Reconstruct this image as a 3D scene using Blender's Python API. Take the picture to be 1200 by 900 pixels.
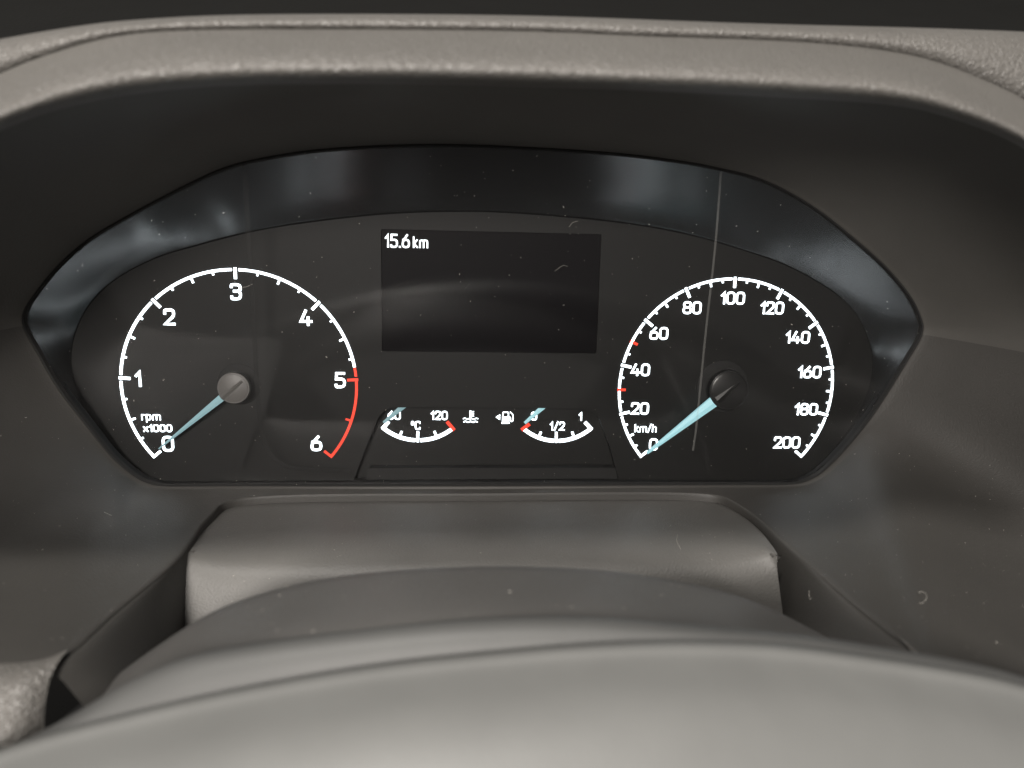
import bpy, bmesh, math, random
import numpy as np
from mathutils import Vector, Matrix

for o in list(bpy.data.objects):
    bpy.data.objects.remove(o)
SC = bpy.context.scene
COL = SC.collection
MM = 0.001
RND = random.Random(7)

# ------------------------------------------------------------------ camera
CAM_POS = Vector((-15.5, -289.9, 56.5)) * MM
YAW, PITCH, ROLL, FPX = 0.0828, -0.1877, 0.0226, 900.0
_cp, _sp = math.cos(PITCH), math.sin(PITCH)
FWD = Vector((math.sin(YAW) * _cp, math.cos(YAW) * _cp, _sp))
_r = Vector((math.cos(YAW), -math.sin(YAW), 0))
_u = _r.cross(FWD)
RIGHT = _r * math.cos(ROLL) + _u * math.sin(ROLL)
UP = -_r * math.sin(ROLL) + _u * math.cos(ROLL)
cam = bpy.data.cameras.new('camera')
cam.sensor_width = 36
cam.lens = 36 * FPX / 1200
cam.clip_start = 0.005
cam.clip_end = 50
cam.dof.use_dof = True
cam.dof.focus_distance = 0.285
cam.dof.aperture_fstop = 9.5
camo = bpy.data.objects.new('camera', cam)
COL.objects.link(camo)
camo.matrix_world = Matrix((
    (RIGHT.x, UP.x, -FWD.x, CAM_POS.x),
    (RIGHT.y, UP.y, -FWD.y, CAM_POS.y),
    (RIGHT.z, UP.z, -FWD.z, CAM_POS.z),
    (0, 0, 0, 1)))
SC.camera = camo

# ------------------------------------------------------------------ light
w = bpy.data.worlds.new('World')
SC.world = w
w.use_nodes = True
bg = w.node_tree.nodes['Background']
bg.inputs[0].default_value = (1.0, 0.95, 0.9, 1)
bg.inputs[1].default_value = 0.16


def area(name, pos, target, size, power, color, sy=None):
    l = bpy.data.lights.new(name, 'AREA')
    l.energy = power
    l.color = color
    l.size = size
    if sy:
        l.shape = 'RECTANGLE'
        l.size_y = sy
    o = bpy.data.objects.new(name, l)
    COL.objects.link(o)
    o.location = pos
    o.rotation_euler = (Vector(target) - Vector(pos)).to_track_quat('-Z', 'Y').to_euler()
    return o


area('interior_lamp', (-0.20, -1.18, 0.27), (0, -0.1, 0), 0.22, 17, (1.0, 0.94, 0.88), 0.22)
area('ceiling_lamp', (-0.36, -0.70, 1.28), (0, -0.1, 0), 0.19, 21, (1.0, 0.95, 0.89), 0.19)
SC.view_settings.view_transform = 'Standard'
SC.view_settings.look = 'None'
SC.view_settings.gamma = 1
SC.view_settings.exposure = 0
SC.render.engine = 'CYCLES'


# ------------------------------------------------------------------ helpers
def ray(px, py):
    return FWD * FPX + RIGHT * (px - 600) - UP * (py - 450)


def at_y(px, py, y):
    d = ray(px, py)
    return CAM_POS + d * ((y * MM - CAM_POS.y) / d.y)


def at_z(px, py, z):
    d = ray(px, py)
    return CAM_POS + d * ((z * MM - CAM_POS.z) / d.z)


LENS_P = Vector((0, -6, -38)) * MM
LENS_N = Vector((0, -126, -22)).normalized()


def at_plane(px, py, p0, n):
    d = ray(px, py)
    return CAM_POS + d * ((p0 - CAM_POS).dot(n) / d.dot(n))


def at_lens(px, py, back=0.0):
    return at_plane(px, py, LENS_P - LENS_N * back * MM, LENS_N)


def crom(pts, n, closed=False):
    """Catmull-Rom through points, n samples per span"""
    P = [tuple(p) for p in pts]
    m = len(P)
    out = []
    for i in range(m if closed else m - 1):
        if closed:
            a, b, c, d = (P[(i + k) % m] for k in (-1, 0, 1, 2))
        else:
            b, c = P[i], P[i + 1]
            a = P[i - 1] if i > 0 else tuple(2 * b[k] - c[k] for k in range(len(b)))
            d = P[i + 2] if i + 2 < m else tuple(2 * c[k] - b[k] for k in range(len(b)))
        for s in range(n):
            t = s / n
            out.append(tuple(0.5 * (2 * b[k] + (c[k] - a[k]) * t + (2 * a[k] - 5 * b[k] + 4 * c[k] - d[k]) * t * t
                                    + (3 * b[k] - a[k] - 3 * c[k] + d[k]) * t ** 3) for k in range(len(b))))
    if not closed:
        out.append(P[-1])
    return out


def fx(pts):
    """smooth y(x) through traced points, linear outside"""
    dense = crom(pts, 10)
    X = [p[0] for p in dense]
    Y = [p[1] for p in dense]

    def f(x):
        if x < X[0]:
            return Y[0] + (Y[3] - Y[0]) / (X[3] - X[0]) * (x - X[0])
        if x > X[-1]:
            return Y[-1] + (Y[-4] - Y[-1]) / (X[-4] - X[-1]) * (x - X[-1])
        return float(np.interp(x, X, Y))
    return f


def link(name, me, mat, parent=None, smooth=True):
    if mat and not me.materials:
        me.materials.append(mat)
    if smooth:
        for p in me.polygons:
            p.use_smooth = True
    o = bpy.data.objects.new(name, me)
    COL.objects.link(o)
    if parent:
        o.parent = parent
        o.matrix_parent_inverse = Matrix.Identity(4)
        if parent.parent:
            pass
    return o


def empty(name, loc=(0, 0, 0)):
    o = bpy.data.objects.new(name, None)
    o.empty_display_size = 0.02
    COL.objects.link(o)
    o.location = loc
    return o


def tag(o, label=None, cat=None, group=None, kind=None):
    for k, v in (('label', label), ('category', cat), ('group', group), ('kind', kind)):
        if v:
            o[k] = v
    return o


def mesh(name, v, f):
    me = bpy.data.meshes.new(name)
    me.from_pydata([tuple(p) for p in v], [], f)
    me.update()
    return me


def grid_mesh(name, rows, closed=False):
    n = len(rows[0])
    v = [p for r in rows for p in r]
    f = []
    for j in range(len(rows) - 1):
        for i in range(n if closed else n - 1):
            k = (i + 1) % n
            f.append((j * n + i, j * n + k, (j + 1) * n + k, (j + 1) * n + i))
    return mesh(name, v, f)


def flip_to_camera(me):
    """make the mean normal face the viewer's side"""
    s = 0.0
    for p in me.polygons:
        s += p.normal.dot(CAM_POS - p.center) * p.area
    if s < 0:
        me.flip_normals()
    me.update()


def subsurf(o, lv=2):
    m = o.modifiers.new('sub', 'SUBSURF')
    m.levels = lv
    m.render_levels = lv
    return o


def solidify(o, t, off=-1):
    m = o.modifiers.new('solid', 'SOLIDIFY')
    m.thickness = t * MM
    m.offset = off
    return o


def plate(name, outline, holes, y, th, bevel=0.0):
    """flat plate from (x,z) metre outlines; front face at y (mm), th thick going back"""
    cu = bpy.data.curves.new(name, 'CURVE')
    cu.dimensions = '2D'
    cu.fill_mode = 'BOTH'
    cu.extrude = th * MM / 2
    cu.bevel_depth = bevel * MM
    for loop in [outline] + list(holes):
        sp = cu.splines.new('POLY')
        sp.points.add(len(loop) - 1)
        for q, p in zip(sp.points, loop):
            q.co = (p[0], p[1], 0, 1)
        sp.use_cyclic_u = True
    t = bpy.data.objects.new('tmp', cu)
    COL.objects.link(t)
    dg = bpy.context.evaluated_depsgraph_get()
    me = bpy.data.meshes.new_from_object(t.evaluated_get(dg), depsgraph=dg)
    bpy.data.objects.remove(t)
    bpy.data.curves.remove(cu)
    for q in me.vertices:
        x, yy, zz = q.co
        q.co = (x, y * MM + th * MM / 2 - zz, yy)
    me.materials.clear()
    me.update()
    return me


# ------------------------------------------------------------------ materials
def new_mat(name):
    m = bpy.data.materials.new(name)
    m.use_nodes = True
    nt = m.node_tree
    return m, nt, nt.nodes['Principled BSDF']


def plastic(name, col, rough, grain=0.0, gscale=900, kind='noise', var=0.15, spec=0.5, dist=0.0004):
    m, nt, b = new_mat(name)
    b.inputs['Roughness'].default_value = rough
    b.inputs['Specular IOR Level'].default_value = spec
    tc = nt.nodes.new('ShaderNodeTexCoord')
    # blotchy colour wear
    nz = nt.nodes.new('ShaderNodeTexNoise')
    nz.inputs['Scale'].default_value = 45
    nz.inputs['Detail'].default_value = 6
    nt.links.new(tc.outputs['Object'], nz.inputs['Vector'])
    rp = nt.nodes.new('ShaderNodeMapRange')
    rp.inputs['To Min'].default_value = 1 - var
    rp.inputs['To Max'].default_value = 1 + var
    nt.links.new(nz.outputs['Fac'], rp.inputs['Value'])
    mx = nt.nodes.new('ShaderNodeVectorMath')
    mx.operation = 'SCALE'
    mx.inputs[0].default_value = col
    nt.links.new(rp.outputs[0], mx.inputs['Scale'])
    nt.links.new(mx.outputs[0], b.inputs['Base Color'])
    if grain:
        if kind == 'leather':
            vo = nt.nodes.new('ShaderNodeTexVoronoi')
            vo.feature = 'SMOOTH_F1'
            vo.inputs['Scale'].default_value = gscale
            vo.inputs['Smoothness'].default_value = 0.35
            n2 = nt.nodes.new('ShaderNodeTexNoise')
            n2.inputs['Scale'].default_value = gscale * 0.5
            mp = nt.nodes.new('ShaderNodeMixRGB')
            mp.inputs[0].default_value = 0.0025
            nt.links.new(tc.outputs['Object'], n2.inputs['Vector'])
            nt.links.new(tc.outputs['Object'], mp.inputs[1])
            nt.links.new(n2.outputs['Color'], mp.inputs[2])
            nt.links.new(mp.outputs[0], vo.inputs['Vector'])
            h = vo.outputs['Distance']
        else:
            vo = nt.nodes.new('ShaderNodeTexNoise')
            vo.inputs['Scale'].default_value = gscale
            vo.inputs['Detail'].default_value = 3
            nt.links.new(tc.outputs['Object'], vo.inputs['Vector'])
            h = vo.outputs['Fac']
        bp = nt.nodes.new('ShaderNodeBump')
        bp.inputs['Strength'].default_value = grain
        bp.inputs['Distance'].default_value = dist
        bp.invert = kind == 'leather'
        nt.links.new(h, bp.inputs['Height'])
        nt.links.new(bp.outputs[0], b.inputs['Normal'])
    return m


def glow(name, col, k):
    m, nt, b = new_mat(name)
    b.inputs['Base Color'].default_value = (*[0.6 * c for c in col], 1)
    b.inputs['Roughness'].default_value = 0.5
    b.inputs['Emission Color'].default_value = (*col, 1)
    b.inputs['Emission Strength'].default_value = k
    return m


M = {}
M['leather'] = plastic('leather_grain_vinyl', (0.125, 0.119, 0.110), 0.40, 0.9, 1250, 'leather', dist=0.00045, spec=0.65)
M['lining'] = plastic('dark_lining_plastic', (0.062, 0.059, 0.054), 0.55, 0.25, 1400)
M['surround'] = plastic('satin_surround_plastic', (0.042, 0.040, 0.037), 0.52, 0.3, 1700, spec=0.4)
M['shroud'] = plastic('grained_shroud_plastic', (0.103, 0.100, 0.094), 0.5, 0.6, 1500, dist=0.00025)
M['wheel'] = plastic('soft_wheel_vinyl', (0.155, 0.157, 0.152), 0.5, 0.15, 1500)
M['wheel_dark'] = plastic('wheel_back_plastic', (0.075, 0.073, 0.07), 0.5, 0.3, 1500)
M['wheel_trim'] = plastic('wheel_trim_plastic', (0.078, 0.079, 0.077), 0.55, 0.15, 1500)
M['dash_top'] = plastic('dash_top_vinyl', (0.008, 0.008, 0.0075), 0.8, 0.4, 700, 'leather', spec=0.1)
M['face'] = plastic('matt_black_faceplate', (0.0085, 0.0085, 0.0082), 0.55, 0.08, 2500, var=0.08, spec=0.2)
M['wall'] = plastic('satin_black_bezel', (0.012, 0.0125, 0.013), 0.27, 0.0, var=0.05, spec=1.0)
M['wall'].node_tree.nodes['Principled BSDF'].inputs['IOR'].default_value = 1.75
M['black'] = plastic('black_plastic', (0.012, 0.012, 0.012), 0.3, 0.0)
M['gap'] = plastic('dark_gap', (0.006, 0.006, 0.006), 0.8, 0.0)
M['hub_grey'] = plastic('grey_hub_plastic', (0.10, 0.095, 0.09), 0.45, 0.15, 2500)
M['screen'] = plastic('display_glass', (0.0055, 0.005, 0.0058), 0.45, 0.0, var=0.03, spec=0.04)
M['white'] = glow('lit_white_print', (0.86, 0.95, 1.0), 5.0)
M['white_dim'] = glow('lit_white_digits', (0.9, 0.96, 1.0), 2.0)
M['red'] = glow('lit_red_print', (1.0, 0.05, 0.02), 1.15)
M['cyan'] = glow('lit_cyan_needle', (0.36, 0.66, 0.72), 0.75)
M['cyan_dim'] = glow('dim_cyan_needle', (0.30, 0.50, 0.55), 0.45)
M['dust'] = plastic('pale_dust', (0.45, 0.43, 0.39), 0.9, 0.0)

gm = bpy.data.materials.new('clear_lens')
gm.use_nodes = True
nt = gm.node_tree
nt.nodes.remove(nt.nodes['Principled BSDF'])
tr = nt.nodes.new('ShaderNodeBsdfTransparent')
tr.inputs[0].default_value = (0.93, 0.93, 0.93, 1)
gl = nt.nodes.new('ShaderNodeBsdfGlossy')
gl.inputs['Roughness'].default_value = 0.085
fr = nt.nodes.new('ShaderNodeFresnel')
fr.inputs[0].default_value = 1.36
mxs = nt.nodes.new('ShaderNodeMixShader')
nt.links.new(fr.outputs[0], mxs.inputs[0])
nt.links.new(tr.outputs[0], mxs.inputs[1])
nt.links.new(gl.outputs[0], mxs.inputs[2])
nt.links.new(mxs.outputs[0], nt.nodes['Material Output'].inputs[0])
M['lens'] = gm

# ------------------------------------------------------------------ dashboard: hood, lining, floor
RIM_BOT = fx([(-400, 480), (-250, 330), (-120, 223), (0, 152), (100, 119), (200, 104), (300, 98), (450, 97), (600, 100), (800, 107), (1000, 118),
              (1060, 124), (1100, 133), (1150, 150), (1200, 173), (1300, 245), (1420, 370), (1550, 560)])
RIM_GRV = fx([(-400, 330), (-250, 220), (-120, 146), (0, 86), (50, 66), (125, 44), (200, 36), (350, 34), (600, 36), (750, 42), (900, 47), (1000, 54),
              (1075, 66), (1125, 82), (1200, 116), (1300, 180), (1420, 290), (1550, 440)])
RIM_TOP = fx([(-400, 140), (-250, 96), (-120, 66), (0, 44), (80, 31), (150, 23), (300, 16), (600, 17), (900, 27), (1200, 34), (1420, 44), (1550, 52)])

dash = tag(empty('dashboard', (0, -0.06, -0.045)), 'dark grey grained dashboard hood and surround framing the instrument cluster', 'dashboard')
D_OFF = -Vector(dash.location)


def dpart(name, me, mat, smooth=True):
    for q in me.vertices:
        q.co = q.co + D_OFF
    return link(name, me, mat, dash, smooth)


XS = np.linspace(-330, 1500, 62)
XT = np.linspace(-700, 1900, 62)


def mixrow(fa, fb, t, y):
    return [at_y(x, fa(x) * (1 - t) + fb(x) * t, y) for x in XS]


rows = [
    mixrow(RIM_BOT, RIM_GRV, -0.02, -97),
    mixrow(RIM_BOT, RIM_GRV, 0.00, -107),
    mixrow(RIM_BOT, RIM_GRV, 0.06, -113),
    mixrow(RIM_BOT, RIM_GRV, 0.20, -116.5),
    mixrow(RIM_BOT, RIM_GRV, 0.38, -116),
    mixrow(RIM_BOT, RIM_GRV, 0.58, -111),
    mixrow(RIM_BOT, RIM_GRV, 0.80, -101),
    mixrow(RIM_BOT, RIM_GRV, 0.95, -92),
    mixrow(RIM_BOT, RIM_GRV, 1.0, -88),
]
me = grid_mesh('hood_rim', rows)
flip_to_camera(me)
subsurf(dpart('hood_rim', me, M['leather']), 2)
rows = [
    mixrow(RIM_BOT, RIM_GRV, 0.96, -87),
    mixrow(RIM_GRV, RIM_TOP, 0.10, -88.5),
    mixrow(RIM_GRV, RIM_TOP, 0.40, -89.5),
    mixrow(RIM_GRV, RIM_TOP, 0.75, -87),
    mixrow(RIM_GRV, RIM_TOP, 0.96, -81),
    mixrow(RIM_GRV, RIM_TOP, 1.0, -72),
    [p + Vector((0, 0.02, -0.006)) for p in mixrow(RIM_GRV, RIM_TOP, 1.0, -72)],
]
me = grid_mesh('hood_ridge', rows)
flip_to_camera(me)
subsurf(dpart('hood_ridge', me, M['leather']), 2)
# top pad rising away behind the ridge
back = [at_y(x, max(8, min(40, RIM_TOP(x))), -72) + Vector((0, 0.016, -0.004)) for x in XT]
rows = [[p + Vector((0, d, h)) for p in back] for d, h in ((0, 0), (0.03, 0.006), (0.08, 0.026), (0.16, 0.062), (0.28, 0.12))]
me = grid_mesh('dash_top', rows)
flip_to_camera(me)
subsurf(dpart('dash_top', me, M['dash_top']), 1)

FZ = -39.3


def rim(x):
    return at_y(x, RIM_BOT(x) - 5, -103)


PAIRS = [
    ((525, 171.5), rim(525)), ((450, 172.5), rim(435)), ((370, 177.5), rim(340)), ((310, 186.5), rim(260)), ((267, 197), rim(195)), ((232, 212), rim(140)),
    ((192, 232), rim(75)), ((149, 255), rim(10)), ((104, 282), rim(-60)), ((69, 313), rim(-130)), ((45, 342), rim(-200)), ((31, 364), rim(-270)), ((30, 382), at_y(-345, 500, -112)),
    ((46, 412), at_y(-310, 610, -114)), ((71, 455), at_y(-280, 680, -115)), ((103, 497), at_y(-240, 720, -117)),
    ((131.5, 533), at_z(-70, 778, FZ)), ((153, 552.5), at_z(52, 780, FZ)), ((171, 563.5), at_z(135, 715, FZ)), ((192, 568.3), at_z(212, 650, FZ)),
    ((230, 568.5), at_z(248, 603, FZ)), ((290, 568), at_z(300, 581.5, FZ)), ((560, 567), at_z(560, 578.5, FZ)), ((800, 567), at_z(806, 577.5, FZ)),
    ((870, 567), at_z(865, 591, FZ)), ((928, 566.5), at_z(919, 635, FZ)), ((952, 559), at_z(993, 700, FZ)), ((970, 545.5), at_z(1074, 764, FZ)),
    ((996, 518), at_z(1180, 850, FZ - 1)), ((1025, 480), at_y(1420, 800, -117)), ((1060, 424), at_y(1470, 600, -114)), ((1078, 392), at_y(1490, 480, -112)),
    ((1077, 373), rim(1430)), ((1063, 345), rim(1375)), ((1033, 310), rim(1290)), ((993, 275), rim(1195)), ((957, 247), rim(1120)), ((917, 223), rim(1050)),
    ((880, 207.5), rim(985)), ((843, 198.5), rim(915)), ((800, 190.5), rim(850)), ((720, 181), rim(745)), ((600, 174), rim(610))]
LENS_PX = [p[0] for p in PAIRS]
OUTER = [p[1] for p in PAIRS]


def pidx(px):
    return LENS_PX.index(px) * NPER


NPER = 4
inner = [at_lens(*p) for p in crom(LENS_PX, NPER, True)]
outer = [Vector(p) for p in crom(OUTER, NPER, True)]
ctr = sum(inner, Vector()) / len(inner)
rows = []


def off(p, d, back):
    v = (p - ctr)
    v.normalize()
    return p + v * d * MM + Vector((0, back * MM, 0))


seam = [[off(p, 0.15, 5.0) for p in inner], [off(p, 0.15, -0.1) for p in inner], [off(p, 0.35, -0.35) for p in inner], [off(p, 0.7, -0.35) for p in inner], [off(p, 0.75, 2.0) for p in inner]]
rows.append([off(p, 0.65, 3.0) for p in inner])
rows.append([off(p, 0.65, -0.2) for p in inner])
rows.append([off(p, 0.9, -0.75) for p in inner])
rows.append([off(p, 2.0, -1.1) for p in inner])
for t in (0.10, 0.25, 0.42, 0.6, 0.78, 0.92, 0.985):
    r = []
    for i, (a, b) in enumerate(zip(inner, outer)):
        a2 = off(a, 2.0, -1.1)
        p = a2.lerp(b, t)
        # hollow the side walls and the roof a little so they sweep like a bowl
        L = (b - a2).length
        out_ = (p - ctr)
        out_.y = 0
        out_.normalize()
        p = p + out_ * 0.10 * L * math.sin(math.pi * t) * max(0.0, min(1.0, (a2.z + 0.030) / 0.04 + 0.25))
        r.append(p)
    rows.append(r)
rows.append([p + Vector((0, 0, -0.0007)) for p in outer])
NSEG = len(inner)
ja, jb = pidx((30, 382)), pidx((1078, 392))
me = grid_mesh('cluster_surround', [r[ja:jb + 1] for r in rows])
flip_to_camera(me)
subsurf(dpart('cluster_surround', me, M['surround']), 1)
me = grid_mesh('hood_lining', [r[jb:] + r[:ja + 1] for r in rows])
flip_to_camera(me)
subsurf(dpart('hood_lining', me, M['lining']), 1)
me = grid_mesh('lens_seam', seam, True)
flip_to_camera(me)
dpart('lens_seam', me, M['gap'])

# wall of the channel in which the steering column lies
ia, ib = pidx((153, 552.5)), pidx((996, 518))
edge = outer[ia:ib + 1]
cx = sum((p.x for p in edge)) / len(edge)


def chan(p, dx, dz, dy=0):
    s = 1 if p.x > cx else -1
    k = min(1.0, abs(p.x - cx) / 0.05)
    k *= 0.25 + 2.6 * max(0.0, min(1.0, (-p.y - 0.075) / 0.04))
    return p + Vector((-s * dx * MM * k, dy * MM, dz * MM))


rows = [[chan(p, -0.5, -0.75) for p in edge], [chan(p, 0.35, -1.1) for p in edge], [chan(p, 0.9, -2.4) for p in edge], [chan(p, 1.8, -6) for p in edge], [chan(p, 5.5, -24) for p in edge], [chan(p, 16, -75) for p in edge]]
me = grid_mesh('column_channel', rows)
flip_to_camera(me)
subsurf(dpart('column_channel', me, M['surround']), 1)

# front lip pads of the dash beside the channel
for side in (0, 1):
    if side == 0:
        base = outer[pidx((71, 455)):pidx((153, 552.5)) + 2]
    else:
        base = outer[pidx((970, 545.5)) - 1:pidx((1060, 424)) + 1]
    rows = [[p + Vector((0, dy * MM, dz * MM)) for p in base] for dy, dz in ((3, 0.2), (0, 0.5), (-4, 0.2), (-8, -2), (-11, -7), (-12, -16), (-10, -70))]
    me = grid_mesh('dash_lip', rows)
    flip_to_camera(me)
    subsurf(dpart('dash_lip', me, M['leather']), 2)

# lower dash below the column, seen only through the gaps beside the hub
rows = [[Vector((x, y, z)) * MM for x in np.linspace(-420, 420, 12)] for y, z in ((30, -96), (-60, -100), (-120, -108), (-180, -130))]
me = grid_mesh('lower_panel', rows)
flip_to_camera(me)
dpart('lower_panel', me, M['surround'])

# ------------------------------------------------------------------ steering column shroud
sh = tag(empty('steering_column_shroud', (0, -0.05, -0.09)), 'grained grey steering column shroud below the instrument cluster', 'column shroud')
S_OFF = -Vector(sh.location)
TOP = [(219, 646), (222, 638), (229, 629), (255, 602), (275, 591), (295, 585.5), (330, 583.5), (420, 582.5), (560, 581.5), (700, 581), (790, 581), (825, 584), (851, 592), (876, 607),
       (893, 622), (903, 634), (908, 642), (911, 649)]
TOPD = crom(TOP, 3)
n = len(TOPD)
arc = np.linspace(0, 1, n)
r0 = [at_z(x, y, -42.4 + 1.3 * (y - 581) / 69) for x, y in TOPD]
lx = [p[0] for p in TOPD]
bend = [at_z(218 + (911.5 - 218) * (max(0, min(1, (x - 219) / 695))), 650 + 2 * math.sin(math.pi * (x - 219) / 695), -41.1) for x in lx]
low = [at_y(208.5 + (923 - 208.5) * ((x - 219) / 695), 738, -69) for x in lx]


def lerp_row(a, b, t, dy=0, dz=0):
    return [p.lerp(q, t) + Vector((0, dy * MM, dz * MM)) for p, q in zip(a, b)]


cs = sum(r0, Vector()) / n


def inset(rw, d, dz):
    out = []
    for i, p in enumerate(rw):
        k = min(1.0, min(i, n - 1 - i) / 5.0)
        v = (cs - p)
        v.z = 0
        v.normalize()
        out.append(p + v * d * k * MM + Vector((0, 0, dz * k * MM)))
    return out


top0 = inset(r0, 0.9, 0.0)
rows = [inset(r0, 0.2, -14), inset(r0, 0.0, -1.2), inset(r0, 0.25, -0.25), top0]
for t in (0.2, 0.42):
    rows.append([p.lerp(q, t) for p, q in zip(top0, bend)])
A_ = [p.lerp(q, 0.62) for p, q in zip(top0, bend)]
C_ = [p.lerp(q, 0.4) for p, q in zip(bend, low)]
for t in (0.0, 0.25, 0.5, 0.75, 1.0):
    rows.append([a * (1 - t) ** 2 + b_ * 2 * t * (1 - t) + c * t * t for a, b_, c in zip(A_, bend, C_)])
rows += [lerp_row(bend, low, 0.7), low, [p + Vector((0, -0.006, -0.02)) for p in low]]
me = grid_mesh('top_shell', rows)
flip_to_camera(me)
for q in me.vertices:
    q.co = q.co + S_OFF
shell = subsurf(link('top_shell', me, M['shroud'], sh), 1)
solidify(shell, 2.0)

# ------------------------------------------------------------------ steering wheel hub
sw = tag(empty('steering_wheel', (0, -0.16, -0.09)), 'grey steering wheel hub with smooth rounded airbag pad', 'steering wheel')
W_OFF = -Vector(sw.location)
HUMP = fx([(-60, 930), (20, 880), (90, 826), (160, 772), (235, 722), (280, 702), (350, 682), (425, 670), (500, 664), (600, 661.5), (700, 666), (765, 674),
           (825, 685), (880, 701), (920, 719), (960, 740), (1010, 768), (1080, 812)])
LIP1 = fx([(-200, 975), (0, 880), (80, 840), (150, 797), (225, 767), (350, 745), (500, 728), (600, 722), (700, 722), (800, 730), (880, 737), (950, 744), (1050, 760),
           (1125, 773), (1200, 792), (1400, 860)])
LIP2 = fx([(-200, 958), (0, 880), (150, 838), (300, 805), (450, 780), (600, 764), (700, 756), (800, 753), (880, 755), (950, 761), (1100, 783), (1200, 804), (1400, 866)])


def wpart(name, rows, mat, lv=2):
    me = grid_mesh(name, rows)
    flip_to_camera(me)
    for q in me.vertices:
        q.co = q.co + W_OFF
    return subsurf(link(name, me, mat, sw), lv)


XH = np.linspace(-20, 1060, 40)
rows = [[at_y(x, HUMP(x) + 16, -104) for x in XH], [at_y(x, HUMP(x) + 3, -108) for x in XH], [at_y(x, HUMP(x), -114) for x in XH],
        [at_y(x, HUMP(x) + 14, -122) for x in XH], [at_y(x, HUMP(x) + 36, -134) for x in XH],
        [at_y(x, HUMP(x) + 66, -146) for x in XH], [at_y(x, HUMP(x) + 110, -152) for x in XH]]
wpart('back_cover', rows, M['wheel_dark'])
XW = np.linspace(-260, 1440, 56)
gap = [max(4.0, LIP2(x) - LIP1(x)) for x in XW]
rows = [
    [at_y(x, LIP1(x) + 26, -134) for x in XW],
    [at_y(x, LIP1(x) + 1, -141) for x in XW],
    [at_y(x, LIP1(x), -146) for x in XW],
    [at_y(x, LIP1(x) + 0.25 * g, -149.0) for x, g in zip(XW, gap)],
    [at_y(x, LIP1(x) + 0.60 * g, -151.2) for x, g in zip(XW, gap)],
    [at_y(x, LIP2(x) + 6, -152.6) for x in XW],
]
wpart('trim_lip', rows, M['wheel_trim'])
rows = [
    [at_y(x, LIP2(x) + 20, -146) for x in XW],
    [at_y(x, LIP2(x) - 1, -151.5) for x in XW],
    [at_y(x, LIP2(x) - 2, -154.2) for x in XW],
    [at_y(x, LIP2(x) + 4, -156.8) for x in XW],
    [at_y(x, LIP2(x) + 13, -158.2) for x in XW],
    [at_y(x, LIP2(x) + 22, -160.2) for x in XW],
    [at_y(x, LIP2(x) + 38, -164) for x in XW],
    [at_y(x, LIP2(x) + 70, -171) for x in XW],
    [at_y(x, LIP2(x) + 140, -180) for x in XW],
    [at_y(x, LIP2(x) + 240, -188) for x in XW],
    [at_y(x, LIP2(x) + 420, -198) for x in XW],
]
wpart('airbag_pad', rows, M['wheel'])

# ------------------------------------------------------------------ instrument cluster
cl = tag(empty('instrument_cluster', (0, 0, 0)), 'lit instrument cluster with two round gauges and central display under clear lens', 'instrument cluster')


def cpart(name, me, mat, parent=None, smooth=False):
    return link(name, me, mat, parent or cl, smooth)


def xz(px, py, y=0.0):
    p = at_y(px, py, y)
    return (p.x, p.z)


FACE_PX = [(525, 248.5), (450, 251.5), (370, 260), (300, 271), (232, 288), (180, 304), (130, 332), (98, 368), (84, 412), (90, 455), (110, 500),
           (140, 538), (172, 561), (205, 566), (400, 565.5), (560, 565), (720, 565), (915, 564), (948, 553), (982, 520), (1008, 480), (1022, 435), (1016, 392),
           (990, 353), (933, 317), (875, 295), (800, 274), (715, 260), (600, 250)]
# faceplate proper: openings for display and for the lower gauge pocket
POCKET_PX = [(414, 563), (428, 526.5), (439.7, 498), (444.5, 487.5), (450.5, 481), (461, 477.5), (500, 477.2), (560, 477.5), (620, 478), (677, 479), (690, 481), (697, 484.5),
             (702.5, 491), (714.5, 523.7), (725, 562)]
SCR_PX = [(446, 268), (705, 275), (699.5, 415), (448, 411)]


def rounded(loop, r, k=4):
    out = []
    m = len(loop)
    for i in range(m):
        a, b, c = (Vector(loop[(i + j) % m]) for j in (-1, 0, 1))
        p = b + (a - b).normalized() * r
        q = b + (c - b).normalized() * r
        for s in range(k + 1):
            t = s / k
            out.append(tuple(p * (1 - t) ** 2 + b * 2 * t * (1 - t) + q * t * t))
    return out


face_loop = [xz(x, y, 0) for x, y in crom(FACE_PX, 4, True)]
pocket_loop = [xz(x, y, 0) for x, y in POCKET_PX]
# screen rectangle squared up in the face plane
sx0, sx1, sz0, sz1 = -40.95 * MM, 40.95 * MM, 13.48 * MM, 58.67 * MM
scr_loop = rounded([(sx0, sz0), (sx1, sz0), (sx1, sz1), (sx0, sz1)], 0.8 * MM)
me = plate('faceplate', face_loop, [pocket_loop, scr_loop], 0.0, 3.0)
cpart('faceplate', me, M['face'])
# flat panel at the back of the lower pocket
pk = [(-62, -44), (62, -44), (62, -4), (-62, -4)]
me = plate('pocket_panel', [(a * MM, b * MM) for a, b in pk], [], 6.0, 1.5)
cpart('pocket_panel', me, M['face'])
# display
e = 0.9 * MM
me = plate('display_screen', [(sx0 - e, sz0 - e), (sx1 + e, sz0 - e), (sx1 + e, sz1 + e), (sx0 - e, sz1 + e)], [], 1.0, 1.2)
screen = cpart('display_screen', me, M['screen'])

# sweeping wall between faceplate and lens
fin = [Vector((a, 0, b)) for a, b in face_loop]
NF = len(fin)


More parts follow.
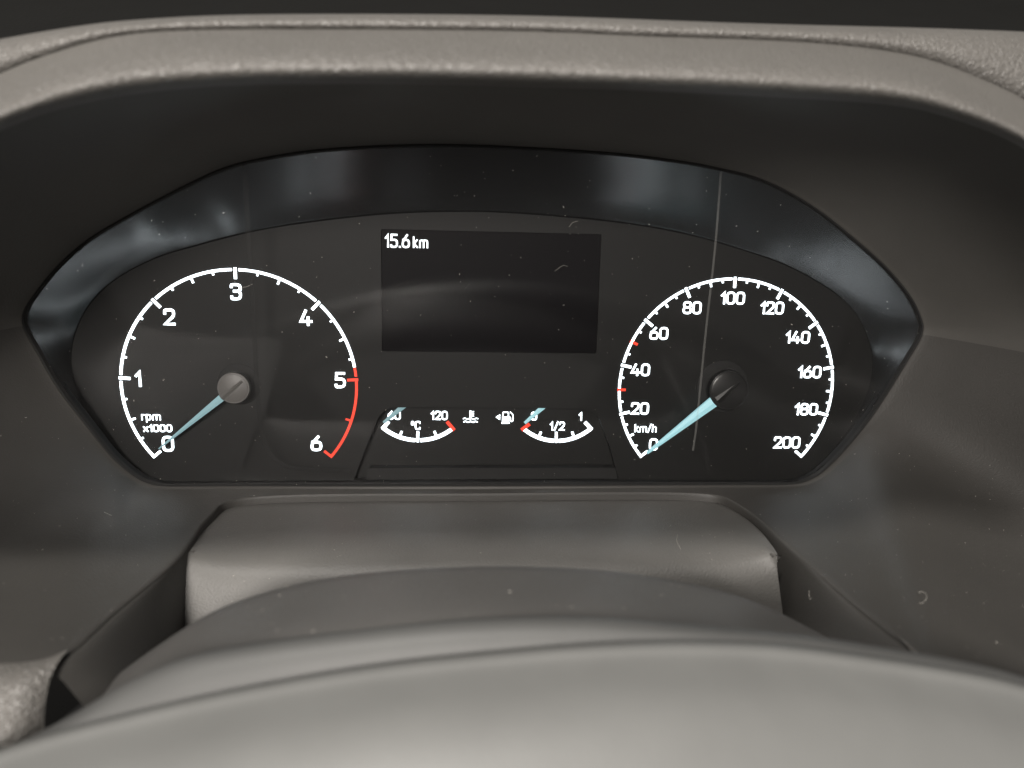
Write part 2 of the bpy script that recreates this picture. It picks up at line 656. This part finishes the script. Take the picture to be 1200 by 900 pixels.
def resample(loop, m):
    L = [0.0]
    k = len(loop)
    for i in range(k):
        L.append(L[-1] + (loop[(i + 1) % k] - loop[i]).length)
    out = []
    for j in range(m):
        s = L[-1] * j / m
        i = max(q for q in range(k) if L[q] <= s)
        t = (s - L[i]) / max(1e-9, L[i + 1] - L[i])
        out.append(loop[i].lerp(loop[(i + 1) % k], t))
    return out


def by_angle(loop, m):
    """resample a loop by direction as seen from the cluster's middle"""
    c = Vector((0, 0, 0.018))
    ang = [math.atan2(p.x, (p.z - c.z) * 2.2) for p in loop]
    out = []
    k = len(loop)
    for j in range(m):
        a = -math.pi + 2 * math.pi * (j + 0.5) / m
        for i in range(k):
            a0, a1 = ang[i], ang[(i + 1) % k]
            d = (a1 - a0 + math.pi) % (2 * math.pi) - math.pi
            dd = (a - a0 + math.pi) % (2 * math.pi) - math.pi
            if abs(d) > 1e-9 and 0 <= dd / d < 1:
                out.append(loop[i].lerp(loop[(i + 1) % k], dd / d))
                break
        else:
            out.append(out[-1] if out else loop[0])
    return out


MW = 120
fa = by_angle(fin, MW)
la = by_angle(inner, MW)
rows = []
for t in (-0.06, 0.0, 0.06, 0.2, 0.4, 0.6, 0.8, 0.95, 1.0):
    r = []
    for p, q in zip(fa, la):
        q2 = q + Vector((0, 0.0012, 0))
        if t < 0:
            r.append(p + Vector((0, 0.0035, 0)))
            continue
        s = p.lerp(q2, t)
        s.y = p.y + (q2.y - p.y) * (t ** 1.35)      # flares out like a shallow dish
        if t == 0.0:
            s.y += 0.0004
        r.append(s)
    rows.append(r)
me = grid_mesh('bezel_wall', rows, True)
flip_to_camera(me)
cpart('bezel_wall', me, M['wall'], smooth=True)

# clear lens
lens_loop = inner
nl = len(lens_loop)
v = [p for p in lens_loop] + [p - LENS_N * 1.6 * MM for p in lens_loop]
f = [tuple(range(nl)), tuple(reversed(range(nl, 2 * nl)))] + [(i, (i + 1) % nl, nl + (i + 1) % nl, nl + i) for i in range(nl)]
me = mesh('lens', v, f)
bm = bmesh.new()
bm.from_mesh(me)
bmesh.ops.recalc_face_normals(bm, faces=bm.faces[:])
bm.to_mesh(me)
bm.free()
me.materials.append(M['lens'])
me.materials.append(M['gap'])
for p in me.polygons:
    if len(p.vertices) == 4:
        p.material_index = 1
lens = cpart('lens', me, M['lens'])

# reflected outline painted onto the lens as tinted raised strips, pale right, dark left
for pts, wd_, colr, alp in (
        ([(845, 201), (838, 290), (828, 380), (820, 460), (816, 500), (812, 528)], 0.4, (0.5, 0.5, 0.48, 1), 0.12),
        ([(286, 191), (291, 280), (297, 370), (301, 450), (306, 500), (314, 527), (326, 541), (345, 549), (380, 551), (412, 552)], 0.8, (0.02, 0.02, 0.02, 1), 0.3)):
    refl_mat, nt, b = new_mat('painted_reflection')
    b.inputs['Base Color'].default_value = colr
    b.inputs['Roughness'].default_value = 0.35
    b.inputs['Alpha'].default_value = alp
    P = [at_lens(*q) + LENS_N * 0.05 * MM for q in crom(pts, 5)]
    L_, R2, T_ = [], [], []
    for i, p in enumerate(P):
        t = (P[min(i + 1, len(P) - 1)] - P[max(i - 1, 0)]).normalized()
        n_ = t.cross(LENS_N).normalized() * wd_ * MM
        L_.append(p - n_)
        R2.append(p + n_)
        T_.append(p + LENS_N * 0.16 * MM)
    me = grid_mesh('reflection_strip', [L_, T_, R2])
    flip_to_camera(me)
    cpart('reflection_strip', me, refl_mat, lens, True)

# dark ledge along the bottom of the pocket
b0, b1 = xz(432, 548, 2.0), xz(721, 548, 2.0)
zt, zb = b0[1], -42.5 * MM
loop = rounded([(b0[0] - 2 * MM, zb), (b1[0] + 2 * MM, zb), (b1[0], zt), (b0[0], zt)], 1.2 * MM)
me = plate('pocket_ledge', loop, [], 1.2, 4.6)
cpart('pocket_ledge', me, M['gap'])


# ---------------------------------------------------------------- print: strokes, glyphs, scales
class Ink:
    def __init__(s):
        s.v, s.f, s.k = [], [], 0

    def stroke(s, pts, wd, closed=False, cap=0.0):
        """flat ribbon in the x,z plane (mm)"""
        P = [Vector(p) for p in pts]
        Q = [P[0]]
        for p in P[1:]:
            if (p - Q[-1]).length > 1e-4:
                Q.append(p)
        if closed and (Q[0] - Q[-1]).length < 1e-4:
            Q.pop()
        m = len(Q)
        dy = -0.012 * s.k
        s.k += 1
        base = len(s.v)
        for i in range(m):
            if closed:
                d0, d1 = (Q[i] - Q[i - 1]).normalized(), (Q[(i + 1) % m] - Q[i]).normalized()
            else:
                d1 = (Q[i + 1] - Q[i]).normalized() if i < m - 1 else None
                d0 = (Q[i] - Q[i - 1]).normalized() if i > 0 else d1
                d1 = d1 or d0
            n0, n1 = Vector((-d0.y, d0.x)), Vector((-d1.y, d1.x))
            nn = n0 + n1
            nn = nn.normalized() if nn.length > 1e-6 else n0
            k = 1 / max(0.5, nn.dot(n0))
            p = Q[i]
            if not closed and i == 0:
                p = p - d1 * cap
            if not closed and i == m - 1:
                p = p + d0 * cap
            for sg in (1, -1):
                c = p + nn * sg * k * wd / 2
                s.v.append((c.x, dy, c.y))
        for i in range(m if closed else m - 1):
            j = (i + 1) % m
            s.f.append((base + 2 * i, base + 2 * i + 1, base + 2 * j + 1, base + 2 * j))
        return s

    def fill(s, pts):
        dy = -0.012 * s.k
        s.k += 1
        b = len(s.v)
        s.v += [(p[0], dy, p[1]) for p in pts]
        s.f.append(tuple(range(b, b + len(pts))))
        return s

    def build(s, name, mat, parent, loc, th=0.12):
        """extruded a hair so print has a body"""
        me = mesh(name, [Vector(p) * MM for p in s.v], s.f)
        bm = bmesh.new()
        bm.from_mesh(me)
        bm.normal_update()
        for fc in bm.faces:
            if fc.normal.y > 0:
                fc.normal_flip()
        bmesh.ops.solidify(bm, geom=bm.faces[:], thickness=th * MM)
        bm.to_mesh(me)
        bm.free()
        pl = Vector(parent.location) if parent is not cl else Vector()
        if parent.parent:
            pl = Vector(parent.location)
        o = link(name, me, mat, parent, False)
        o.location = Vector(loc) - pl
        return o


def rc(pts, rad, k=4, closed=False):
    """polyline with rounded corners; pts may carry own radius as third value"""
    out = []
    m = len(pts)
    for i, p in enumerate(pts):
        b = Vector(p[:2])
        r = p[2] if len(p) > 2 else rad
        if not closed and i in (0, m - 1):
            out.append(tuple(b))
            continue
        a, c = Vector(pts[i - 1][:2]), Vector(pts[(i + 1) % m][:2])
        r = min(r, (a - b).length * 0.499, (c - b).length * 0.499)
        if r < 1e-4:
            out.append(tuple(b))
            continue
        u, v_ = b + (a - b).normalized() * r, b + (c - b).normalized() * r
        for s in range(k + 1):
            t = s / k
            q = u * (1 - t) ** 2 + b * 2 * t * (1 - t) + v_ * t * t
            out.append(tuple(q))
    return out


# glyph: width factor, strokes on the unit box [points, closed]
R_ = 0.34
GL = {
    '0': (1.0, [([(0, 0), (1, 0), (1, 1), (0, 1)], True)]),
    '1': (0.55, [([(0, .72, 0), (.9, 1, 0), (.9, 0, 0)], False)]),
    '2': (0.95, [([(0, .74), (0, 1), (1, 1), (1, .58, .2), (0, 0, 0), (1.02, 0)], False)]),
    '3': (0.95, [([(0, .84), (0, 1), (1, 1), (1, .54), (.3, .54)], False), ([(.3, .54), (1, .54), (1, 0), (0, 0), (0, .16)], False)]),
    '4': (1.05, [([(.5, 1), (0, .24, 0), (1.05, .24)], False), ([(.74, .52), (.74, 0)], False)]),
    '5': (0.95, [([(.95, 1), (.08, 1, 0), (.04, .58, 0), (1, .6), (1, 0), (0, 0), (0, .14)], False)]),
    '6': (1.0, [([(.72, 1), (0, .46), (0, 0), (1, 0), (1, .6), (.06, .6)], False)]),
    '8': (1.0, [([(.04, .53), (.96, .53), (.96, 1), (.04, 1)], True), ([(0, 0), (1, 0), (1, .53), (0, .53)], True)]),
    'r': (0.6, [([(0, 0), (0, .72)], False), ([(0, .45), (0, .7), (1, .7)], False)]),
    'p': (0.9, [([(0, -.3), (0, .72)], False), ([(0, .0), (1, .0), (1, .7), (0, .7)], False)]),
    'm': (1.45, [([(0, 0), (0, .7), (.5, .7), (.5, 0)], False), ([(.5, .6), (.5, .7), (1, .7), (1, 0)], False)]),
    'x': (0.9, [([(0, 0), (1, .7)], False), ([(0, .7), (1, 0)], False)]),
    'k': (0.85, [([(0, 0), (0, 1)], False), ([(.9, .72), (.1, .36, 0), (1, 0)], False)]),
    'h': (0.9, [([(0, 0), (0, 1)], False), ([(0, .7), (1, .7), (1, 0)], False)]),
    '/': (0.75, [([(0, -.06), (1, 1.06)], False)]),
    'C': (0.9, [([(1, .8), (1, 1), (0, 1), (0, 0), (1, 0), (1, .2)], False)]),
    '°': (0.5, [([(0, .6), (1, .6), (1, 1), (0, 1)], True)]),
    '.': (0.12, [([(0, 0), (0, .02)], False)]),
    ' ': (0.3, []),
}


def text_ink(s, h, wd, t, gap=0.35):
    ink = Ink()
    x = 0.0
    parts = []
    for ch in s:
        wf, st = GL[ch]
        bw = max(0.0, wd * wf - t)
        for pts, closed in st:
            rr = R_ * wd if ch not in '/' else 0
            q = [((p[0] * bw + t / 2 + x), (p[1] * (h - t) + t / 2)) + ((p[2] * wd,) if len(p) > 2 else ()) for p in pts]
            parts.append((rc(q, rr, 4, closed), closed))
        x += max(t, wd * wf) + gap
    x -= gap
    for q, closed in parts:
        ink.stroke([(a - x / 2, b - h / 2) for a, b in q], t, closed, cap=0.0 if closed else t * 0.42)
    return ink


def put_text(s, px, py, h, wd, t, parent, name, mat='white', y=-0.35, gap=0.35):
    p = at_y(px, py, y)
    return text_ink(s, h, wd, t, gap).build(name, M[mat], parent, p)


RD = 43.5
A0 = math.degrees(0.8738)
SWEEP = 360 - 2 * A0


def pol(r, deg):
    """deg measured clockwise from straight down"""
    a = math.radians(deg)
    return (-r * math.sin(a), -r * math.cos(a))


def arc_pts(r, a, b):
    m = max(2, int(abs(b - a) / 2) + 1)
    return [pol(r, a + (b - a) * i / m) for i in range(m + 1)]


def gauge(name, cxm, vmax, major, minor, wd, red_from=None, red_ticks=()):
    loc = Vector((cxm * MM, -0.0003, 0))
    deg = lambda v: A0 + SWEEP * v / vmax
    rm = RD - wd / 2
    ink = Ink()
    majors = [major * i for i in range(int(vmax / major) + 1)]
    cuts = []
    for v_ in majors[1:-1]:
        cuts.append(deg(v_))
    g = math.degrees((0.62 + 0.55) / RD)
    stops = [A0] + cuts + [A0 + SWEEP]
    red_a = deg(red_from) if red_from else 1e9
    rink = Ink()
    for i in range(len(stops) - 1):
        a = stops[i] + (g if i else 0)
        b = stops[i + 1] - (g if i + 1 < len(stops) - 1 else 0)
        if red_from and a >= red_a:
            rink.stroke(arc_pts(rm, a - g, b), wd)
        elif red_from and b > red_a:
            ink.stroke(arc_pts(rm, a, red_a - 0.4), wd)
            rink.stroke(arc_pts(rm, red_a, b), wd)
        else:
            ink.stroke(arc_pts(rm, a, b), wd)
    o = ink.build(name, M['white'], cl, loc)
    if red_from:
        rink.build('red_zone', M['red'], o, loc)
    v_ = 0.0
    i = 0
    while v_ <= vmax + 1e-6:
        a = deg(v_)
        ismaj = abs(v_ / major - round(v_ / major)) < 1e-6
        ishalf = not ismaj and abs(v_ / (major / 2) - round(v_ / (major / 2))) < 1e-6
        isred = (red_from and v_ >= red_from) or v_ in red_ticks
        if ismaj:
            ends = v_ in (0, vmax)
            r0_, r1_, tw = (RD + (0.25 if not ends else 0.0), RD - 3.9, 1.05 if not ends else 0.95)
        elif ishalf:
            r0_, r1_, tw = RD - wd * 0.9, RD - wd - 1.75, 0.75
        else:
            r0_, r1_, tw = RD - wd * 0.9, RD - wd - 0.95, 0.7
        if v_ in red_ticks:
            r0_, r1_, tw = RD + 0.3, RD - 3.0, 1.0
        if not (red_from and v_ > red_from and not ismaj and not ishalf):
            tk = Ink()
            tk.k = 2
            tk.stroke([pol(r0_, a), pol(r1_, a)], tw)
            tko = tk.build('tick', M['red' if isred else 'white'], o, loc)
            if isred:
                tko['label'] = 'red tick mark on the scale'
        v_ += minor
        i += 1
    return o


SPX = 93.6
tach = gauge('tachometer_scale', -SPX, 6.0, 1.0, 0.25, 1.0, red_from=4.86)
ZX, ZY, ZS = 110, 290, 3.2147
for s, x, y in (('0', 279, 740), ('1', 167, 495), ('2', 284, 262), ('3', 535, 167), ('4', 798, 265), ('5', 928, 500), ('6', 838, 738)):
    put_text(s, ZX + x / ZS, ZY + y / ZS, 6.1, 4.3, 0.92, tach, 'numeral')
put_text('rpm', ZX + 215 / ZS, ZY + 636 / ZS, 3.1, 2.1, 0.42, tach, 'unit_text', gap=0.4)
put_text('x1000', ZX + 240 / ZS, ZY + 681 / ZS, 2.9, 2.1, 0.45, tach, 'unit_text', gap=0.3)

speed = gauge('speedometer_scale', SPX, 200.0, 20.0, 5.0, 0.95, red_ticks=(30.0, 50.0))
ZX, ZY, ZS = 700, 300, 3.4625
for s, x, y in (('0', 228, 765), ('20', 173, 619), ('40', 175, 462), ('60', 250, 314), ('80', 385, 210), ('100', 550, 171), ('120', 710, 211), ('140', 814, 330),
                ('160', 862, 471), ('180', 848, 622), ('200', 770, 757)):
    put_text(s, ZX + x / ZS, ZY + y / ZS, 4.9, 3.5, 0.72, speed, 'numeral', gap=0.3)
put_text('km/h', ZX + 196 / ZS, ZY + 699 / ZS, 3.3, 2.0, 0.42, speed, 'unit_text', gap=0.3)

# ---- small gauges in the pocket (on the recessed panel)
PY = 5.75


def small_gauge(name, px_l, px_m, px_r, red_left, mids, mid_tick, ends):
    L, Mi, R_e = (at_y(*p, PY) for p in (px_l, px_m, px_r))
    # circle through the three points
    ax, az, bx, bz, cx_, cz = L.x, L.z, Mi.x, Mi.z, R_e.x, R_e.z
    d = 2 * (ax * (bz - cz) + bx * (cz - az) + cx_ * (az - bz))
    ux = ((ax ** 2 + az ** 2) * (bz - cz) + (bx ** 2 + bz ** 2) * (cz - az) + (cx_ ** 2 + cz ** 2) * (az - bz)) / d
    uz = ((ax ** 2 + az ** 2) * (cx_ - bx) + (bx ** 2 + bz ** 2) * (ax - cx_) + (cx_ ** 2 + cz ** 2) * (bx - ax)) / d
    c = Vector((ux, PY * MM, uz))
    r = (L - c).length / MM

    def dg(p):
        q = p - c
        return math.degrees(math.atan2(-q.x, -q.z))
    a, m_, b = dg(L), dg(Mi), dg(R_e)
    wd = 1.45
    g = math.degrees(1.0 / r)
    ink = Ink()
    ink.stroke(arc_pts(r - wd / 2, a, m_ + g), wd)
    ink.stroke(arc_pts(r - wd / 2, m_ - g, b), wd)
    o = ink.build(name, M['white'], cl, c)

    def tick(px0, px1, wd_, mat):
        p0, p1 = (at_y(*p, PY) - c for p in (px0, px1))
        tk = Ink()
        tk.k = 3
        tk.stroke([(p0.x / MM, p0.z / MM), (p1.x / MM, p1.z / MM)], wd_)
        tk.build('tick', M[mat], o, c)
    tick(*mid_tick, 1.0, 'white')
    for t in mids:
        tick(*t, 0.85, 'white')
    tick(*ends[0], 1.35, 'red' if red_left else 'white')
    tick(*ends[1], 1.35, 'white' if red_left else 'red')
    return o


def z5(x, y):
    return (430 + x / 9.2308, 465 + y / 9.2308)


def z6(x, y):
    return (560 + x / 8.0, 465 + y / 8.0)


temp = small_gauge('temperature_gauge', z5(158, 348), z5(550, 490), z5(925, 368), False,
                   [(z5(377, 372), z5(360, 415)), (z5(728, 372), z5(747, 415))], (z5(551, 375), z5(549, 490)),
                   [(z5(235, 268), z5(166, 348)), (z5(866, 268), z5(945, 362))])
for s, x, y in (('60', 294, 200), ('120', 782, 202)):
    put_text(s, *z5(x, y), 3.6, 2.4, 0.52, temp, 'numeral', y=PY, gap=0.3)
put_text('°C', *z5(528, 310), 3.5, 2.4, 0.5, temp, 'unit_text', y=PY, gap=0.3)
fuel = small_gauge('fuel_gauge', z6(418, 312), z6(735, 430), z6(1072, 308), True,
                   [(z6(592, 328), z6(576, 365)), (z6(883, 328), z6(897, 365))], (z6(736, 330), z6(734, 430)),
                   [(z6(485, 255), z6(408, 312)), (z6(1004, 238), z6(1068, 306))])
put_text('0', *z6(527, 181), 3.5, 2.4, 0.55, fuel, 'numeral', y=PY)
put_text('1', *z6(962, 186), 3.5, 2.6, 0.6, fuel, 'numeral', y=PY)
put_text('1/2', *z6(745, 275), 3.6, 2.4, 0.52, fuel, 'numeral', y=PY, gap=0.3)

# ---- coolant and fuel pump symbols
c = at_y(551.5, 488.8, PY)
ink = Ink()
ink.stroke([(-0.1, -1.0), (-0.1, 2.6)], 0.6)
for zz in (2.2, 1.3, 0.4):
    ink.stroke([(0.2, zz), (1.3, zz)], 0.3)
ink.stroke(crom([(-3.0, -0.75), (-2.2, -0.45), (-1.3, -0.9), (-0.5, -0.6)], 4), 0.32)
ink.stroke(crom([(0.5, -0.6), (1.3, -0.9), (2.2, -0.45), (3.0, -0.75)], 4), 0.32)
ink.stroke(crom([(-2.8, -2.0), (-1.9, -1.7), (-1.0, -2.1), (0, -1.7), (1.0, -2.1), (1.9, -1.7), (2.8, -2.0)], 4), 0.38)
ink.build('coolant_symbol', M['white'], cl, c)
c = at_y(592.5, 488.9, PY)
ink = Ink()
ink.fill([(-1.6, -2.6), (1.6, -2.6), (1.6, -2.1), (1.35, -2.1), (1.35, 0.2), (-1.35, 0.2), (-1.35, -2.1), (-1.6, -2.1)])
ink.stroke(rc([(-1.1, 0.1), (-1.1, 2.0), (1.1, 2.0), (1.1, 0.1)], 0.4), 0.36)
ink.stroke(rc([(1.3, 0.0), (1.95, 0.0), (1.95, -1.7), (2.9, -1.7), (2.9, 1.1), (1.7, 2.2)], 0.4), 0.32)
ink.fill([(-3.9, 0.0), (-2.2, 1.15), (-2.2, -1.15)])
ink.build('fuel_pump_symbol', M['white'], cl, c)

# ---- display readout
put_text('15.6', 465.6, 282.3, 5.1, 3.0, 0.72, screen, 'trip_readout', 'white_dim', y=0.85, gap=0.33)
put_text('km', 492.8, 284.0, 4.3, 2.3, 0.6, screen, 'unit_text', 'white_dim', y=0.85, gap=0.35)


# ---------------------------------------------------------------- needles
def lathe(name, prof, seg=48):
    v, f = [], []
    m = len(prof)
    for i in range(seg):
        a = 2 * math.pi * i / seg
        for r, y in prof:
            v.append((r * MM * math.cos(a), -y * MM, r * MM * math.sin(a)))
    for i in range(seg):
        k = (i + 1) % seg
        for j in range(m - 1):
            f.append((i * m + j, k * m + j, k * m + j + 1, i * m + j + 1))
    me = mesh(name, v, f)
    bm = bmesh.new()
    bm.from_mesh(me)
    bmesh.ops.remove_doubles(bm, verts=bm.verts, dist=1e-7)
    bmesh.ops.recalc_face_normals(bm, faces=bm.faces[:])
    bm.to_mesh(me)
    bm.free()
    return me


def blade(L0, L1, w0, w1, y0, y1, ridge, th=1.0):
    """faceted pointer along +x from L0 to L1 with a raised middle ridge"""
    v = []
    for x, w_, y in ((L0, w0, y0), (L1, w1, y1)):
        v += [(x, -y + th, w_ / 2), (x, -y, w_ / 2), (x, -y - ridge, 0.0), (x, -y, -w_ / 2), (x, -y + th, -w_ / 2)]
    f = [(j, j + 1, 6 + j, 5 + j) for j in range(4)] + [(4, 0, 5, 9), (0, 4, 3, 2, 1), (5, 6, 7, 8, 9)]
    me = mesh('blade', [Vector(p) * MM for p in v], f)
    bm = bmesh.new()
    bm.from_mesh(me)
    bmesh.ops.recalc_face_normals(bm, faces=bm.faces[:])
    bm.to_mesh(me)
    bm.free()
    return me


def needle(name, cxm, hub_px, hub_y, tip_px, tip_y, hub_r, mat, w0, w1, start, hubmat, tail):
    hp = at_y(*hub_px, -hub_y)
    tp = at_y(*tip_px, -tip_y)
    d = tp - hp
    d.y = 0
    ang = math.atan2(d.z, d.x)
    L = d.length / MM
    root = link(name, blade(start, L, w0, w1, hub_y - 0.9, tip_y, 0.13 * w0, 1.1), M[mat], cl, False)
    root.location = (hp.x, 0, hp.z)
    root.rotation_euler = (0, -ang, 0)
    hy = hub_y
    me = lathe('hub', [(0, hy), (hub_r * 0.86, hy), (hub_r * 0.90, hy - 0.12), (hub_r * 0.93, hy - 0.28), (hub_r * 0.965, hy - 0.12), (hub_r * 0.995, hy - 0.2), (hub_r, hy - 0.5), (hub_r, hy - 2.6),
                       (hub_r * 0.6, hy - 2.8), (hub_r * 0.55, -1.0)])
    h = link('hub', me, hubmat, root, True)
    r_ = link('hub_ridge', blade(start + 0.2, -tail, w0 * 0.95, 1.3, hub_y - 0.15, hub_y - 0.1, 0.6, 0.6), hubmat, root, False)
    col = lathe('collar', [(hub_r * 1.36, 0.03), (hub_r * 1.36, 0.2), (hub_r * 1.3, 0.3), (hub_r * 0.5, 0.3)])
    link('collar', col, M['gap'], root, True)
    return root


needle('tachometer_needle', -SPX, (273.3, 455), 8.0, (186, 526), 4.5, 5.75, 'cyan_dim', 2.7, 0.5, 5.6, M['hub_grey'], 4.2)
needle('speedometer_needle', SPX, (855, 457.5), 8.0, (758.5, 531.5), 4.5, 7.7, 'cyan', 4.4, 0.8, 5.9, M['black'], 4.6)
# small pointers that dip under the faceplate's edge
for nm, a, b in (('temperature_needle', (449.5, 495.5), (474, 475)), ('fuel_needle', (615.0, 496), (641, 473))):
    p, q = at_y(*a, 4.4), at_y(*b, 4.4)
    d = q - p
    L = d.length / MM
    me = blade(0, L + 5, 1.1, 2.6, -4.4, -4.4, 0.25, 0.5)
    o = link(nm, me, M['cyan_dim' if nm[0] == 't' else 'cyan'], cl, False)
    o.location = p
    o.location.y = 0
    o.rotation_euler = (0, -math.atan2(d.z, d.x), 0)

# ---------------------------------------------------------------- dust and lint
dg = bpy.context.evaluated_depsgraph_get()
V, F = [], []


def fleck(p, nrm, s):
    t = nrm.orthogonal().normalized()
    t.rotate(Matrix.Rotation(RND.uniform(0, 6.28), 3, nrm))
    b = nrm.cross(t)
    i = len(V)
    el = RND.choice((1, 1, 1, 1.5, 2.6))
    V.extend([p + t * s * el, p + b * s * RND.uniform(.4, .9), p - t * s * el, p - b * s * RND.uniform(.4, .9), p + nrm * s * 0.6])
    F.extend([(i, i + 1, i + 4), (i + 1, i + 2, i + 4), (i + 2, i + 3, i + 4), (i + 3, i, i + 4)])


def scatter(o, count, smin, smax, ok=lambda p, n: True, mat=None):
    ev = o.evaluated_get(dg)
    me = ev.to_mesh()
    mw = o.matrix_world if o.parent is None else Matrix.Translation(o.parent.location) @ Matrix.Translation(o.location)
    me.calc_loop_triangles()
    T = me.loop_triangles
    W = np.cumsum([t.area for t in T])
    got = tries = 0
    while got < count and tries < count * 30:
        tries += 1
        t = T[int(np.searchsorted(W, RND.random() * W[-1]))]
        a, b, c_ = (me.vertices[k].co for k in t.vertices)
        u, v_ = RND.random(), RND.random()
        if u + v_ > 1:
            u, v_ = 1 - u, 1 - v_
        p = mw @ (a + (b - a) * u + (c_ - a) * v_)
        nrm = t.normal.copy()
        if nrm.dot(CAM_POS - p) < 0 or not ok(p, nrm):
            continue
        s = smin + (smax - smin) * RND.random() ** 4
        fleck(p + nrm * 0.00003, nrm, s * MM)
        got += 1
    ev.to_mesh_clear()


byname = {o.name: o for o in COL.objects}
scatter(byname['lens'], 800, 0.035, 0.2, lambda p, n: n.y < -0.5)
scatter(byname['cluster_surround'], 600, 0.04, 0.19, lambda p, n: n.z > 0.3 and p.y < -0.012)
scatter(byname['top_shell'], 300, 0.04, 0.16, lambda p, n: n.z > 0.3)
scatter(byname['back_cover'], 260, 0.05, 0.2, lambda p, n: n.z > 0.3)


def fibre(px_pts, wd):
    """a curled hair lying on whatever surface is there"""
    P = []
    for x, y in crom(px_pts, 5):
        d = ray(x, y).normalized()
        hit, loc, nrm, *_ = SC.ray_cast(dg, CAM_POS + d * 0.02, d)
        if hit:
            P.append((loc - d * 0.0001, d))
    for (a, d), (b, _) in zip(P, P[1:]):
        t = (b - a).normalized()
        n_ = d.cross(t).normalized() * wd * MM / 2
        i = len(V)
        V.extend([a + n_, a - n_, b - n_, b + n_, (a + b) / 2 - d * wd * MM * 0.5])
        F.extend([(i, i + 1, i + 4), (i + 1, i + 2, i + 4), (i + 2, i + 3, i + 4), (i + 3, i, i + 4)])


fibre([(1076, 694), (1083, 694), (1086, 700), (1082, 706), (1077, 707)], 0.06)
fibre([(794, 626), (793, 634), (796, 640), (798, 644)], 0.07)
fibre([(948, 692), (949, 702), (952, 700)], 0.07)
fibre([(283, 337), (289, 336), (296, 333)], 0.07)
fibre([(650, 318), (655, 314), (660, 311), (665, 312)], 0.06)
fibre([(667, 266), (671, 261), (677, 259)], 0.07)
fibre([(122, 600), (128, 603), (131, 604)], 0.07)
me = mesh('dust', V, F)
tag(link('dust', me, M['dust'], None, False), 'pale specks of dust scattered over lens and plastic', 'dust', kind='stuff')
